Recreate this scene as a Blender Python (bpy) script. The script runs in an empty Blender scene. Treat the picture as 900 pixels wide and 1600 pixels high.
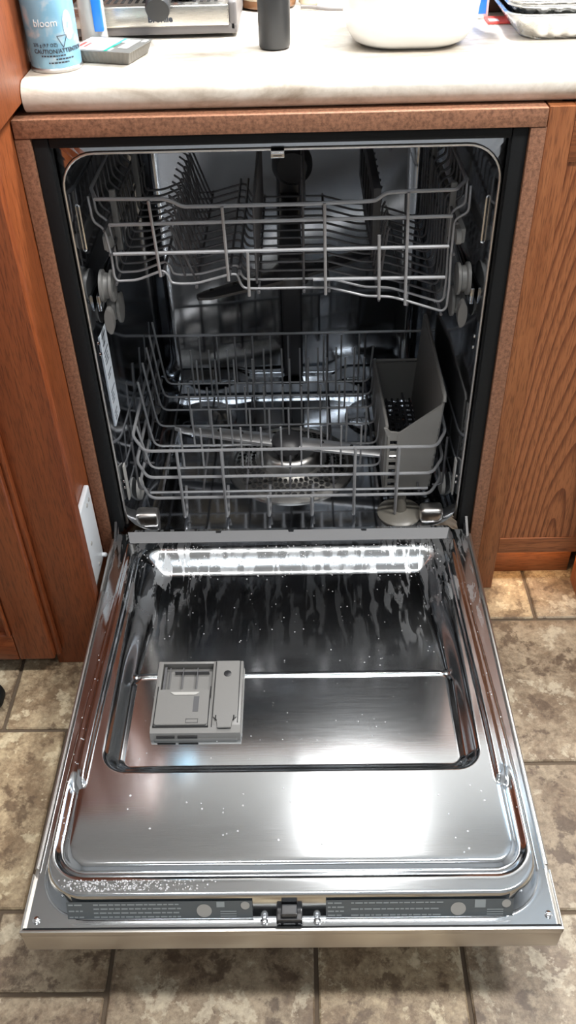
import bpy, bmesh, math, random
from mathutils import Vector, Matrix
import numpy as np

sc = bpy.context.scene
C = sc.collection
random.seed(4)
PI = math.pi

# ------------------------------------------------------------------ camera
def make_camera():
    p, y, r = 0.7082, -0.0229, -0.0310
    d = Vector((math.sin(y)*math.cos(p), math.cos(y)*math.cos(p), -math.sin(p)))
    s = Vector((math.cos(y), -math.sin(y), 0)); u = s.cross(d)
    s2 = math.cos(r)*s + math.sin(r)*u; u2 = -math.sin(r)*s + math.cos(r)*u
    M = Matrix((s2, u2, -d)).transposed().to_4x4()
    M.translation = Vector((0.0219, -1.1149, 1.1458))
    cd = bpy.data.cameras.new('camera'); o = bpy.data.objects.new('camera', cd); C.objects.link(o)
    o.matrix_world = M
    cd.sensor_fit = 'VERTICAL'; cd.sensor_height = 36.0; cd.lens = 1379.5/1600*36.0
    cd.clip_start = 0.02; cd.clip_end = 30
    sc.camera = o
make_camera()

# ------------------------------------------------------------------ world, exposure, main lights
w = bpy.data.worlds.new('world'); sc.world = w; w.use_nodes = True
w.node_tree.nodes['Background'].inputs[0].default_value = (0.9, 0.95, 1.0, 1)
w.node_tree.nodes['Background'].inputs[1].default_value = 0.15
vs = sc.view_settings
vs.view_transform = 'Standard'; vs.look = 'None'; vs.gamma = 1.0; vs.use_curve_mapping = False
vs.exposure = 0.12

def area(name, loc, size, power, col, rot=(0, 0, 0), shape='DISK', size_y=None, spread=None):
    l = bpy.data.lights.new(name, 'AREA'); l.shape = shape; l.size = size
    if size_y: l.size_y = size_y
    if spread: l.spread = spread
    l.energy = power; l.color = col
    o = bpy.data.objects.new(name, l); C.objects.link(o); o.location = loc; o.rotation_euler = rot
    return o
CEIL_Z = 2.40
PEND = (0.165, 0.20, 1.45)
area('ceiling_lamp_light', (1.10, -0.55, CEIL_Z-0.075), 0.30, 40, (1.0, 0.97, 0.93))
area('ceiling_strip_light', (0.15, -0.58, CEIL_Z-0.085), 1.5, 22, (1.0, 0.98, 0.95), shape='RECTANGLE', size_y=0.12)
area('ceiling_tube_light', (0.0, -1.95, CEIL_Z-0.075), 1.2, 8, (0.90, 0.96, 1.0), shape='RECTANGLE', size_y=0.13)
area('pendant_lamp_light', (PEND[0], PEND[1], PEND[2]), 0.15, 14, (1.0, 0.99, 0.97))

# ------------------------------------------------------------------ node helpers
def new_mat(name):
    m = bpy.data.materials.new(name); m.use_nodes = True
    nt = m.node_tree
    return m, nt, nt.nodes['Principled BSDF']
def setp(b, **k):
    names = {'col': 'Base Color', 'rough': 'Roughness', 'metal': 'Metallic', 'trans': 'Transmission Weight',
             'ior': 'IOR', 'spec': 'Specular IOR Level', 'coat': 'Coat Weight', 'coatr': 'Coat Roughness', 'alpha': 'Alpha',
             'aniso': 'Anisotropic', 'emcol': 'Emission Color', 'em': 'Emission Strength', 'sss': 'Subsurface Weight'}
    for a, v in k.items():
        if a in ('col', 'emcol') and len(v) == 3: v = (*v, 1)
        b.inputs[names[a]].default_value = v
def plain(name, col, rough=0.5, metal=0.0, bump=0, bscale=200, **k):
    m, nt, b = new_mat(name); setp(b, col=col, rough=rough, metal=metal, **k)
    tc = nt.nodes.new('ShaderNodeTexCoord'); n = nt.nodes.new('ShaderNodeTexNoise')
    n.inputs['Scale'].default_value = bscale; nt.links.new(tc.outputs['Object'], n.inputs['Vector'])
    mr = nt.nodes.new('ShaderNodeMapRange'); mr.inputs['To Min'].default_value = max(0, rough*0.85); mr.inputs['To Max'].default_value = min(1, rough*1.15)
    nt.links.new(n.outputs['Fac'], mr.inputs['Value']); nt.links.new(mr.outputs[0], b.inputs['Roughness'])
    if bump:
        bp = nt.nodes.new('ShaderNodeBump'); bp.inputs['Strength'].default_value = bump; bp.inputs['Distance'].default_value = 0.001
        nt.links.new(n.outputs['Fac'], bp.inputs['Height']); nt.links.new(bp.outputs[0], b.inputs['Normal'])
    return m
def ramp(nt, fac, stops):
    r = nt.nodes.new('ShaderNodeValToRGB'); e = r.color_ramp.elements
    while len(e) < len(stops): e.new(0.5)
    for i, (p, c) in enumerate(stops): e[i].position = p; e[i].color = (*c, 1)
    nt.links.new(fac, r.inputs[0]); return r.outputs[0]
def mathn(nt, op, a, b=None, c=None):
    n = nt.nodes.new('ShaderNodeMath'); n.operation = op
    for i, v in enumerate((a, b, c)):
        if v is None: continue
        if isinstance(v, (int, float)): n.inputs[i].default_value = v
        else: nt.links.new(v, n.inputs[i])
    return n.outputs[0]
def mapping(nt, scale=(1, 1, 1), loc=(0, 0, 0), rot=(0, 0, 0), coord='Object'):
    tc = nt.nodes.new('ShaderNodeTexCoord'); mp = nt.nodes.new('ShaderNodeMapping')
    mp.inputs['Scale'].default_value = scale; mp.inputs['Location'].default_value = loc; mp.inputs['Rotation'].default_value = rot
    nt.links.new(tc.outputs[coord], mp.inputs['Vector']); return mp.outputs[0]
def noise(nt, vec, scale, detail=4, rough=0.55, dist=0):
    n = nt.nodes.new('ShaderNodeTexNoise'); n.inputs['Scale'].default_value = scale; n.inputs['Detail'].default_value = detail
    n.inputs['Roughness'].default_value = rough; n.inputs['Distortion'].default_value = dist
    if vec is not None: nt.links.new(vec, n.inputs['Vector'])
    return n
def mixc(nt, fac, a, b, blend='MIX'):
    n = nt.nodes.new('ShaderNodeMix'); n.data_type = 'RGBA'; n.blend_type = blend
    for sock, v in ((n.inputs[0], fac), (n.inputs[6], a), (n.inputs[7], b)):
        if isinstance(v, (int, float)): sock.default_value = v
        elif isinstance(v, tuple): sock.default_value = (*v, 1)
        else: nt.links.new(v, sock)
    return n.outputs[2]

def wood(name, light, dark, axis='Z', rings=None, freq=55, rough=0.38, mottled=False):
    """oak: growth bands and pores stretched along the grain axis; rings=(x,z) gives a cathedral figure"""
    m, nt, b = new_mat(name)
    k = {'X': (0.07, 1, 1), 'Y': (1, 0.07, 1), 'Z': (1, 1, 0.07)}[axis]
    if rings:
        mp = mapping(nt, scale=(1, 0.0, 0.17), loc=(-rings[0], 0, -rings[1]*0.17))
        n0 = noise(nt, mp, 9, 2, 0.5)
        add = nt.nodes.new('ShaderNodeVectorMath'); add.operation = 'MULTIPLY_ADD'
        nt.links.new(n0.outputs['Color'], add.inputs[0]); add.inputs[1].default_value = (0.05, 0, 0.05); nt.links.new(mp, add.inputs[2])
        wv = nt.nodes.new('ShaderNodeTexWave'); wv.wave_type = 'RINGS'; wv.rings_direction = 'SPHERICAL'
        wv.inputs['Scale'].default_value = 30; wv.inputs['Distortion'].default_value = 1.2; wv.inputs['Detail'].default_value = 3; wv.inputs['Detail Scale'].default_value = 1.5
        wv.wave_profile = 'SAW'
        nt.links.new(add.outputs[0], wv.inputs['Vector'])
    else:
        mp = mapping(nt, scale=k)
        n0 = noise(nt, mp, 7, 2, 0.5)
        add = nt.nodes.new('ShaderNodeVectorMath'); add.operation = 'MULTIPLY_ADD'
        nt.links.new(n0.outputs['Color'], add.inputs[0]); add.inputs[1].default_value = (0.05, 0.05, 0.05); nt.links.new(mp, add.inputs[2])
        wv = noise(nt, add.outputs[0], freq, 3, 0.6)
    band = wv.outputs['Fac'] if 'Fac' in wv.outputs else wv.outputs[0]
    mpf = mapping(nt, scale=tuple(v if v < 1 else 1 for v in k))
    fine = noise(nt, mpf, 520, 2, 0.6)
    bandc = ramp(nt, band, [(0.25, dark), (0.75, light)] if not rings else [(0.0, light), (0.55, light), (0.9, dark), (1.0, dark)])
    pores = ramp(nt, fine.outputs['Fac'], [(0.36, (0.45, 0.42, 0.40)), (0.52, (1, 1, 1))])
    col = mixc(nt, 0.2 if mottled else 0.75, bandc, pores, 'MULTIPLY')
    if mottled:
        mo = noise(nt, mapping(nt), 210, 4, 0.8); col = mixc(nt, 0.7, col, ramp(nt, mo.outputs['Fac'], [(0.36, (0.35, 0.32, 0.30)), (0.62, (1.35, 1.33, 1.3))]), 'MULTIPLY')
    nt.links.new(col, b.inputs['Base Color'])
    bp = nt.nodes.new('ShaderNodeBump'); bp.inputs['Strength'].default_value = 0.25; bp.inputs['Distance'].default_value = 0.0006
    nt.links.new(fine.outputs['Fac'], bp.inputs['Height']); nt.links.new(bp.outputs[0], b.inputs['Normal'])
    setp(b, rough=rough)
    return m

def steel(name, col=(0.60, 0.60, 0.61), rough=0.22, axis='X', amt=0.06, aniso=0.0, wet=None):
    """brushed stainless: fine streaks along the axis move the roughness; wet = dried splashes near the hinge"""
    m, nt, b = new_mat(name)
    k = {'X': (2, 90, 90), 'Y': (90, 2, 90), 'Z': (90, 90, 2)}[axis]
    n = noise(nt, mapping(nt, scale=k), 12, 3, 0.6)
    mr = nt.nodes.new('ShaderNodeMapRange'); mr.inputs['To Min'].default_value = max(0.02, rough-amt); mr.inputs['To Max'].default_value = rough+amt
    nt.links.new(n.outputs['Fac'], mr.inputs['Value'])
    rg = mr.outputs[0]
    bp = nt.nodes.new('ShaderNodeBump'); bp.inputs['Strength'].default_value = 0.03; bp.inputs['Distance'].default_value = 0.0004
    nt.links.new(n.outputs['Fac'], bp.inputs['Height'])
    nrm = bp.outputs[0]
    setp(b, col=col, metal=1.0, aniso=aniso)
    if wet:
        # streaky water stains, long across the door's height
        s = noise(nt, mapping(nt, scale=(46, 9, 12)), 1.6, 4, 0.6, 0.5)
        sm = ramp(nt, s.outputs['Fac'], [(0.50, (0, 0, 0)), (0.555, (1, 1, 1))])
        sep = nt.nodes.new('ShaderNodeSeparateXYZ'); tc = nt.nodes.new('ShaderNodeTexCoord'); nt.links.new(tc.outputs['Object'], sep.inputs[0])
        g = nt.nodes.new('ShaderNodeMapRange'); g.inputs['From Min'].default_value = -0.30; g.inputs['From Max'].default_value = -0.14
        nt.links.new(sep.outputs['Y'], g.inputs['Value'])
        ax = mathn(nt, 'ABSOLUTE', sep.outputs['X'])
        g2 = nt.nodes.new('ShaderNodeMapRange'); g2.inputs['From Min'].default_value = 0.10; g2.inputs['From Max'].default_value = 0.20
        g2.inputs['To Min'].default_value = 0.35
        nt.links.new(ax, g2.inputs['Value'])
        msk = mathn(nt, 'MULTIPLY', mathn(nt, 'MULTIPLY', sm, g.outputs[0]), g2.outputs[0])
        rg = mathn(nt, 'MULTIPLY_ADD', msk, 0.27, rg)
    nt.links.new(rg, b.inputs['Roughness']); nt.links.new(nrm, b.inputs['Normal'])
    return m

# ------------------------------------------------------------------ materials
M = {}
M['oak_red'] = wood('oak_red', (0.255, 0.066, 0.020), (0.170, 0.039, 0.011), 'Z', freq=40)
M['oak_red_h'] = wood('oak_red_h', (0.255, 0.066, 0.020), (0.170, 0.039, 0.011), 'X', freq=40)
M['oak_side'] = wood('oak_side', (0.281, 0.079, 0.025), (0.204, 0.051, 0.015), 'Z', freq=30)
M['oak'] = wood('oak', (0.357, 0.135, 0.051), (0.212, 0.067, 0.023), 'Z', freq=60)
M['oak_h'] = wood('oak_h', (0.340, 0.122, 0.047), (0.204, 0.063, 0.022), 'X', freq=60)
M['oak_panel'] = wood('oak_panel', (0.340, 0.122, 0.047), (0.170, 0.050, 0.018), 'Z', rings=(0.475, 0.24))
M['edge'] = wood('edge', (0.281, 0.137, 0.082), (0.235, 0.107, 0.062), 'Z', freq=20, rough=0.5, mottled=True)
M['edge_h'] = wood('edge_h', (0.314, 0.153, 0.092), (0.256, 0.118, 0.068), 'X', freq=20, rough=0.45, mottled=True)
M['black'] = plain('black_rubber', (0.008, 0.009, 0.010), 0.6, bump=0.2, spec=0.2)
M['blackgloss'] = plain('black_plastic', (0.015, 0.015, 0.017), 0.3)
M['tub_steel'] = steel('tub_steel', (0.47, 0.49, 0.52), 0.10, 'Z', 0.04)
M['lip_steel'] = steel('lip_steel', (0.70, 0.67, 0.64), 0.30, 'Z')
M['door_steel'] = steel('door_steel', (0.60, 0.62, 0.64), 0.11, 'X', 0.025, wet=True)
M['skin_steel'] = steel('skin_steel', (0.60, 0.58, 0.55), 0.34, 'X')
M['chrome'] = steel('chrome', (0.75, 0.75, 0.76), 0.12, 'X', 0.03)
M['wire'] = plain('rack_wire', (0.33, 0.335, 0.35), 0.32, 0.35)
M['wire_shaded'] = plain('rack_wire_shaded', (0.09, 0.09, 0.097), 0.38, 0.25)  # darker copy of the rack wire, with the tub's inner shade in its colour
M['grey_plastic'] = plain('grey_plastic', (0.15, 0.148, 0.143), 0.42, bump=0.08, bscale=600)
M['flap'] = plain('grey_flap', (0.26, 0.265, 0.275), 0.5)
M['light_plastic'] = plain('light_grey_plastic', (0.36, 0.355, 0.34), 0.45)
M['dark_plastic'] = plain('dark_plastic', (0.03, 0.03, 0.033), 0.4)
M['float_plastic'] = plain('float_plastic', (0.13, 0.122, 0.105), 0.35)
M['roller_plastic'] = plain('roller_plastic', (0.17, 0.17, 0.165), 0.4)
M['arm_steel'] = steel('arm_steel', (0.72, 0.72, 0.73), 0.38, 'X')
M['basket_plastic'] = plain('basket_plastic', (0.21, 0.205, 0.195), 0.45, bump=0.08, bscale=600)
M['smoke'] = plain('smoked_plastic', (0.10, 0.10, 0.105), 0.15)
M['filter'] = steel('filter_steel', (0.55, 0.54, 0.52), 0.3, 'X')
M['hole'] = plain('hole_dark', (0.006, 0.006, 0.007), 0.8)
M['white_plate'] = plain('white_plate', (0.72, 0.76, 0.80), 0.35)
M['sticker'] = plain('sticker', (0.62, 0.68, 0.75), 0.4)
M['ink'] = plain('ink', (0.05, 0.06, 0.08), 0.5)
M['label_bg'] = plain('label_bg', (0.10, 0.115, 0.125), 0.3)
M['label_text'] = plain('label_text', (0.30, 0.335, 0.35), 0.4)
M['white_ceramic'] = plain('white_ceramic', (0.82, 0.82, 0.80), 0.25)
M['foil'] = plain('foil', (0.80, 0.80, 0.79), 0.28, 1.0, bump=0.5, bscale=90)
M['tumbler'] = plain('tumbler_black', (0.022, 0.024, 0.027), 0.42, bump=0.1, bscale=60)
M['machine_grey'] = plain('machine_grey', (0.16, 0.15, 0.15), 0.45)
M['machine_steel'] = steel('machine_steel', (0.62, 0.60, 0.56), 0.28, 'X')
M['can_rim'] = steel('can_rim', (0.6, 0.62, 0.64), 0.3, 'X')
M['clear'] = plain('clear_plastic', (0.80, 0.80, 0.76), 0.25, trans=0.55)
M['blue'] = plain('blue_plastic', (0.015, 0.20, 0.72), 0.35)
M['white_card'] = plain('white_card', (0.80, 0.80, 0.80), 0.55)
M['red'] = plain('red_print', (0.65, 0.07, 0.06), 0.5)
M['green'] = plain('green_print', (0.01, 0.33, 0.20), 0.45)
M['teal'] = plain('teal_print', (0.05, 0.50, 0.42), 0.45)
M['pack_grey'] = plain('pack_grey', (0.20, 0.195, 0.18), 0.35)
M['foil_lid'] = plain('foil_lid', (0.30, 0.30, 0.29), 0.35, 0.6, bump=0.3, bscale=120)
M['brown_glass'] = plain('brown_glass', (0.16, 0.075, 0.035), 0.15)
M['cream'] = plain('cream_wrap', (0.50, 0.44, 0.33), 0.3, bump=0.3, bscale=60)
M['shaded_wall_brown'] = plain('shaded_wall_brown', (0.10, 0.055, 0.035), 0.6)  # dark tone of the shadowed wall, put into a colour
M['wall'] = plain('wall_paint', (0.46, 0.47, 0.48), 0.8, bump=0.15, bscale=150)
M['backsplash'] = plain('backsplash', (0.72, 0.72, 0.71), 0.5)
M['ceiling'] = plain('ceiling_paint', (0.76, 0.77, 0.78), 0.9, bump=0.2, bscale=120)
M['grout'] = plain('grout', (0.10, 0.072, 0.048), 0.85, bump=0.4, bscale=300)
M['caulk'] = plain('caulk', (0.42, 0.24, 0.15), 0.5)

def counter_mat():
    m, nt, b = new_mat('laminate_counter')
    v = mapping(nt, scale=(0.55, 1.6, 1.6))
    a = noise(nt, v, 9, 5, 0.65, 1.0); f = noise(nt, mapping(nt), 120, 3, 0.6)
    c = ramp(nt, a.outputs['Fac'], [(0.30, (0.40, 0.33, 0.26)), (0.46, (0.66, 0.60, 0.52)), (0.62, (0.78, 0.735, 0.67))])
    c = mixc(nt, 0.35, c, ramp(nt, f.outputs['Fac'], [(0.35, (0.72, 0.70, 0.67)), (0.6, (1, 1, 1))]), 'MULTIPLY')
    nt.links.new(c, b.inputs['Base Color']); setp(b, rough=0.35)
    return m
M['counter'] = counter_mat()

def tile_mat():
    m, nt, b = new_mat('stone_tile')
    tc = nt.nodes.new('ShaderNodeTexCoord'); oi = nt.nodes.new('ShaderNodeObjectInfo')
    geo = nt.nodes.new('ShaderNodeNewGeometry')
    add = nt.nodes.new('ShaderNodeVectorMath'); add.operation = 'MULTIPLY_ADD'
    nt.links.new(oi.outputs['Random'], add.inputs[0]); add.inputs[1].default_value = (37, 53, 19); nt.links.new(tc.outputs['Object'], add.inputs[2])
    v = add.outputs[0]
    big = noise(nt, v, 5.5, 3, 0.55, 0.2); mid = noise(nt, v, 13, 10, 0.80, 0.1); fine = noise(nt, v, 130, 5, 0.7); flake = noise(nt, v, 20, 8, 0.68, 0.15)
    dark = mixc(nt, big.outputs['Fac'], (0.130, 0.092, 0.066), (0.30, 0.230, 0.160))
    c = mixc(nt, ramp(nt, mid.outputs['Fac'], [(0.42, (0, 0, 0)), (0.56, (1, 1, 1))]), dark, (0.42, 0.355, 0.265))
    c = mixc(nt, ramp(nt, flake.outputs['Fac'], [(0.560, (0, 0, 0)), (0.595, (0.75, 0.75, 0.75))]), c, (0.60, 0.55, 0.44))
    c = mixc(nt, ramp(nt, flake.outputs['Fac'], [(0.40, (0.85, 0.85, 0.85)), (0.455, (0, 0, 0))]), c, (0.125, 0.088, 0.062))
    tone = ramp(nt, oi.outputs['Random'], [(0.0, (0.70, 0.66, 0.63)), (0.5, (0.95, 0.92, 0.88)), (1.0, (1.10, 1.02, 0.86))])
    c = mixc(nt, 1.0, c, tone, 'MULTIPLY')
    c = mixc(nt, 0.6, c, ramp(nt, fine.outputs['Fac'], [(0.36, (0.55, 0.52, 0.48)), (0.60, (1.12, 1.10, 1.06))]), 'MULTIPLY')
    nt.links.new(c, b.inputs['Base Color'])
    bp = nt.nodes.new('ShaderNodeBump'); bp.inputs['Strength'].default_value = 0.35; bp.inputs['Distance'].default_value = 0.002
    nt.links.new(mid.outputs['Fac'], bp.inputs['Height']); nt.links.new(bp.outputs[0], b.inputs['Normal'])
    setp(b, rough=0.42)
    return m
M['tile'] = tile_mat()

def can_mat():
    m, nt, b = new_mat('can_print')
    n = noise(nt, mapping(nt, scale=(1, 1, 1)), 38, 3, 0.55, 0.4)
    c = ramp(nt, n.outputs['Fac'], [(0.0, (0.20, 0.46, 0.66)), (0.56, (0.28, 0.55, 0.74)), (0.66, (0.55, 0.70, 0.80)), (0.74, (0.75, 0.62, 0.70))])
    nt.links.new(c, b.inputs['Base Color']); setp(b, rough=0.3, metal=0.25)
    return m
M['can'] = can_mat()
def emis(name, col, s):
    m, nt, b = new_mat(name); setp(b, col=(0.1, 0.1, 0.1), emcol=col, em=s)
    n = noise(nt, mapping(nt), 2.0, 2); mr = nt.nodes.new('ShaderNodeMapRange'); mr.inputs['To Min'].default_value = s*0.9; mr.inputs['To Max'].default_value = s*1.1
    nt.links.new(n.outputs['Fac'], mr.inputs['Value']); nt.links.new(mr.outputs[0], b.inputs['Emission Strength'])
    return m
M['daylight'] = emis('window_daylight', (0.50, 0.75, 1.0), 5.0)
M['warm_strip'] = emis('warm_strip', (1.0, 0.62, 0.30), 22.0)
M['white_paint'] = plain('white_paint', (0.75, 0.75, 0.73), 0.5)
M['water'] = plain('water_drops', (0.9, 0.9, 0.92), 0.05, spec=0.5, trans=0.6, ior=1.33)

# ------------------------------------------------------------------ mesh helpers
def link(name, me, mat, parent=None, smooth=False):
    if mat and not me.materials: me.materials.append(M[mat] if isinstance(mat, str) else mat)
    o = bpy.data.objects.new(name, me); C.objects.link(o)
    if smooth:
        for p in me.polygons: p.use_smooth = True
    if parent is not None: attach(o, parent)
    return o
def attach(o, parent):
    o.parent = parent
    # all part meshes are written in world coordinates; only Empties at thing bases carry a location
    ploc = Vector(parent.location); pp = parent.parent
    while pp is not None: ploc += Vector(pp.location); pp = pp.parent
    o.location = Vector(o.location) - ploc
def obj(name, bm, mat, parent=None, smooth=None):
    me = bpy.data.meshes.new(name); bmesh.ops.recalc_face_normals(bm, faces=bm.faces[:]); bm.to_mesh(me); bm.free()
    o = link(name, me, mat, parent)
    if smooth:
        me.polygons.foreach_set('use_smooth', [True]*len(me.polygons))
        if smooth != True:
            me.set_sharp_from_angle(angle=math.radians(smooth))
    return o
def thing(name, label, cat, loc=(0, 0, 0), group=None):
    o = bpy.data.objects.new(name, None); C.objects.link(o); o.location = loc; o.empty_display_size = 0.05
    return tag(o, label, cat, group)
def tag(o, label, cat, group=None, kind=None):
    if label: o['label'] = label
    if cat: o['category'] = cat
    if group: o['group'] = group
    if kind: o['kind'] = kind
    return o
def struct(o, label=None, cat=None):
    o['kind'] = 'structure'
    if label: o['label'] = label
    if cat: o['category'] = cat
    return o

def abox(bm, x0, x1, y0, y1, z0, z1, bev=0.0, seg=2):
    vs_ = [bm.verts.new((x, y, z)) for x in (x0, x1) for y in (y0, y1) for z in (z0, z1)]
    f = [(0, 1, 3, 2), (4, 6, 7, 5), (0, 4, 5, 1), (2, 3, 7, 6), (0, 2, 6, 4), (1, 5, 7, 3)]
    fs = [bm.faces.new([vs_[i] for i in q]) for q in f]
    if bev > 0:
        ed = list({e for q in fs for e in q.edges})
        bmesh.ops.bevel(bm, geom=ed, offset=bev, segments=seg, affect='EDGES', profile=0.6)
def box(name, mat, parent, x0, x1, y0, y1, z0, z1, bev=0.0015, seg=2, smooth=35):
    bm = bmesh.new(); abox(bm, x0, x1, y0, y1, z0, z1, bev, seg)
    return obj(name, bm, mat, parent, smooth)
def fillet(pts, r, n=4):
    """round the corners of a polyline"""
    P = [Vector(p) for p in pts]; out = [P[0]]
    for i in range(1, len(P)-1):
        a, b, c = P[i-1], P[i], P[i+1]
        la, lc = (a-b).length, (c-b).length
        if la < 1e-6 or lc < 1e-6: continue
        t = min(r, la*0.45, lc*0.45)
        p0 = b+(a-b).normalized()*t; p1 = b+(c-b).normalized()*t
        for k in range(n+1):
            s = k/n; out.append(p0*(1-s)**2 + b*2*s*(1-s) + p1*s*s)
    out.append(P[-1]); return out
def tube(bm, pts, r, n=7, cap=True, closed=False):
    P = [Vector(p) for p in pts]; rings = []
    up = Vector((0.123, 0.456, 0.88)).normalized(); L = len(P)
    prev = None
    for i, p in enumerate(P):
        if closed: t = (P[(i+1) % L]-P[i-1])
        else: t = P[min(i+1, L-1)]-P[max(i-1, 0)]
        t.normalize()
        a = prev - t*prev.dot(t) if prev is not None else up - t*up.dot(t)
        if a.length < 1e-4: a = t.orthogonal()
        a.normalize(); prev = a; b = t.cross(a)
        rr = r[i] if isinstance(r, (list, tuple)) else r
        rings.append([bm.verts.new(p + (a*math.cos(2*PI*k/n)+b*math.sin(2*PI*k/n))*rr) for k in range(n)])
    for i in range(L if closed else L-1):
        A, B = rings[i], rings[(i+1) % L]
        for k in range(n): bm.faces.new((A[k], A[(k+1) % n], B[(k+1) % n], B[k]))
    if cap and not closed:
        bm.faces.new(rings[0][::-1]); bm.faces.new(rings[-1])
def wire(name, pts, r, parent, mat='wire', n=7, fr=0.008, closed=False):
    bm = bmesh.new(); tube(bm, fillet(pts, fr) if fr and not closed else pts, r, n, closed=closed)
    return obj(name, bm, mat, parent, smooth=50)
def lathe(bm, prof, c, n=32, axis='Z', cap=True):
    """prof: list of (radius, height) along the axis"""
    rings = []
    for r, h in prof:
        ring = []
        for k in range(n):
            a = 2*PI*k/n; u, v = r*math.cos(a), r*math.sin(a)
            p = {'Z': (u, v, h), 'Y': (u, h, v), 'X': (h, u, v)}[axis]
            ring.append(bm.verts.new((p[0]+c[0], p[1]+c[1], p[2]+c[2])))
        rings.append(ring)
    for A, B in zip(rings, rings[1:]):
        for k in range(n): bm.faces.new((A[k], A[(k+1) % n], B[(k+1) % n], B[k]))
    if cap:
        bm.faces.new(rings[0][::-1]); bm.faces.new(rings[-1])
def turned(name, prof, c, mat, parent, n=32, axis='Z', smooth=40):
    bm = bmesh.new(); lathe(bm, prof, c, n, axis); return obj(name, bm, mat, parent, smooth)
def prism(bm, poly, a0, a1, plane='XZ', bev=0):
    """extrude a polygon given in a plane along the remaining axis"""
    def P(u, v, a): return {'XZ': (u, a, v), 'YZ': (a, u, v), 'XY': (u, v, a)}[plane]
    A = [bm.verts.new(P(u, v, a0)) for u, v in poly]; B = [bm.verts.new(P(u, v, a1)) for u, v in poly]
    n = len(poly); fs = [bm.faces.new(A), bm.faces.new(B[::-1])]
    for i in range(n): fs.append(bm.faces.new((A[i], B[i], B[(i+1) % n], A[(i+1) % n])))
    if bev:
        bmesh.ops.bevel(bm, geom=list({e for f in fs for e in f.edges}), offset=bev, segments=2, affect='EDGES')
def rrect(x0, x1, z0, z1, r, n=8):
    out = []
    for cx, cz, a0 in ((x1-r, z1-r, 0), (x0+r, z1-r, PI/2), (x0+r, z0+r, PI), (x1-r, z0+r, 1.5*PI)):
        for k in range(n+1):
            a = a0 + PI/2*k/n; out.append((cx+r*math.cos(a), cz+r*math.sin(a)))
    return out
def loft(bm, rings, cap0=False, cap1=False):
    R = [[bm.verts.new(p) for p in ring] for ring in rings]; n = len(R[0])
    for A, B in zip(R, R[1:]):
        for k in range(n): bm.faces.new((A[k], A[(k+1) % n], B[(k+1) % n], B[k]))
    if cap0: bm.faces.new(R[0][::-1])
    if cap1: bm.faces.new(R[-1])
def text_mesh(body, size, fn, align='LEFT', bold=0.0, extrude=0.0002, shear=0):
    cu = bpy.data.curves.new('t', 'FONT'); cu.body = body; cu.size = size; cu.align_x = align; cu.offset = bold; cu.extrude = extrude; cu.shear = shear
    cu.resolution_u = 3
    o = bpy.data.objects.new('t', cu); C.objects.link(o)
    bpy.context.view_layer.update()
    me = bpy.data.meshes.new_from_object(o.evaluated_get(bpy.context.evaluated_depsgraph_get()))
    bpy.data.objects.remove(o); bpy.data.curves.remove(cu)
    for v in me.vertices: v.co = fn(*v.co)
    me.materials.clear()
    return me

# ------------------------------------------------------------------ the room
bm = bmesh.new(); abox(bm, -1.8, 2.2, -2.7, 0.62, -0.05, -0.004)
floor = struct(obj('floor', bm, 'grout'))
T = [(-.85,-.453,-.29,.10), (-.453,-.2285,-.29,.10),
     (-.85,-.66,-.575,-.29), (-.66,-.352,-.575,-.29), (-.352,-.2285,-.575,-.29),
     (-.85,-.70,-.9,-.575), (-.70,-.385,-.9,-.575), (-.385,-.2285,-.678,-.575), (-.385,-.2285,-.9,-.678),
     (-.2285,.0,-.29,.10), (.0,.213,-.29,.10), (-.2285,.213,-.5,-.29), (-.2285,.0287,-.9,-.5), (.0287,.213,-.9,-.5),
     (.213,.4215,-.072,.10), (.4215,.85,-.072,.10), (.213,.56,-.359,-.072), (.56,.85,-.359,-.072),
     (.213,.47,-.582,-.359), (.47,.85,-.582,-.359), (.213,.5,-.9,-.582), (.5,.85,-.9,-.582)]
def grid_tiles(x0, x1, y0, y1, nx, ny):
    for i in range(nx):
        for j in range(ny):
            T.append((x0+(x1-x0)*i/nx, x0+(x1-x0)*(i+1)/nx, y0+(y1-y0)*j/ny, y0+(y1-y0)*(j+1)/ny))
grid_tiles(-1.8, -.85, -.9, .10, 3, 3); grid_tiles(.85, 2.2, -.9, .10, 4, 3); grid_tiles(-1.8, 2.2, -2.7, -.9, 12, 6)
for x0, x1, y0, y1 in T:
    g = 0.0028; cx, cy = (x0+x1)/2, (y0+y1)/2; hx, hy = (x1-x0)/2-g, (y1-y0)/2-g
    bm = bmesh.new(); abox(bm, -hx, hx, -hy, hy, -0.010, 0.0, 0.0022, 1)
    me = bpy.data.meshes.new('tile'); bm.to_mesh(me); bm.free()
    o = link('tile', me, 'tile'); o.location = (cx, cy, 0); o.parent = floor

def slab(name, mat, *b): return struct(box(name, mat, None, *b, bev=0))
slab('wall_back', 'backsplash', -1.8, 2.2, 0.62, 0.70, -0.05, CEIL_Z)
slab('wall_left', 'wall', -1.88, -1.8, -2.7, 0.70, -0.05, CEIL_Z)
slab('wall_front', 'wall', -1.88, 2.28, -2.78, -2.7, -0.05, CEIL_Z)
slab('wall_right', 'wall', 2.2, 2.28, -2.7, 0.70, -0.05, CEIL_Z)
slab('ceiling', 'ceiling', -1.88, 2.28, -2.78, 0.70, CEIL_Z, CEIL_Z+0.06)
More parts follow.
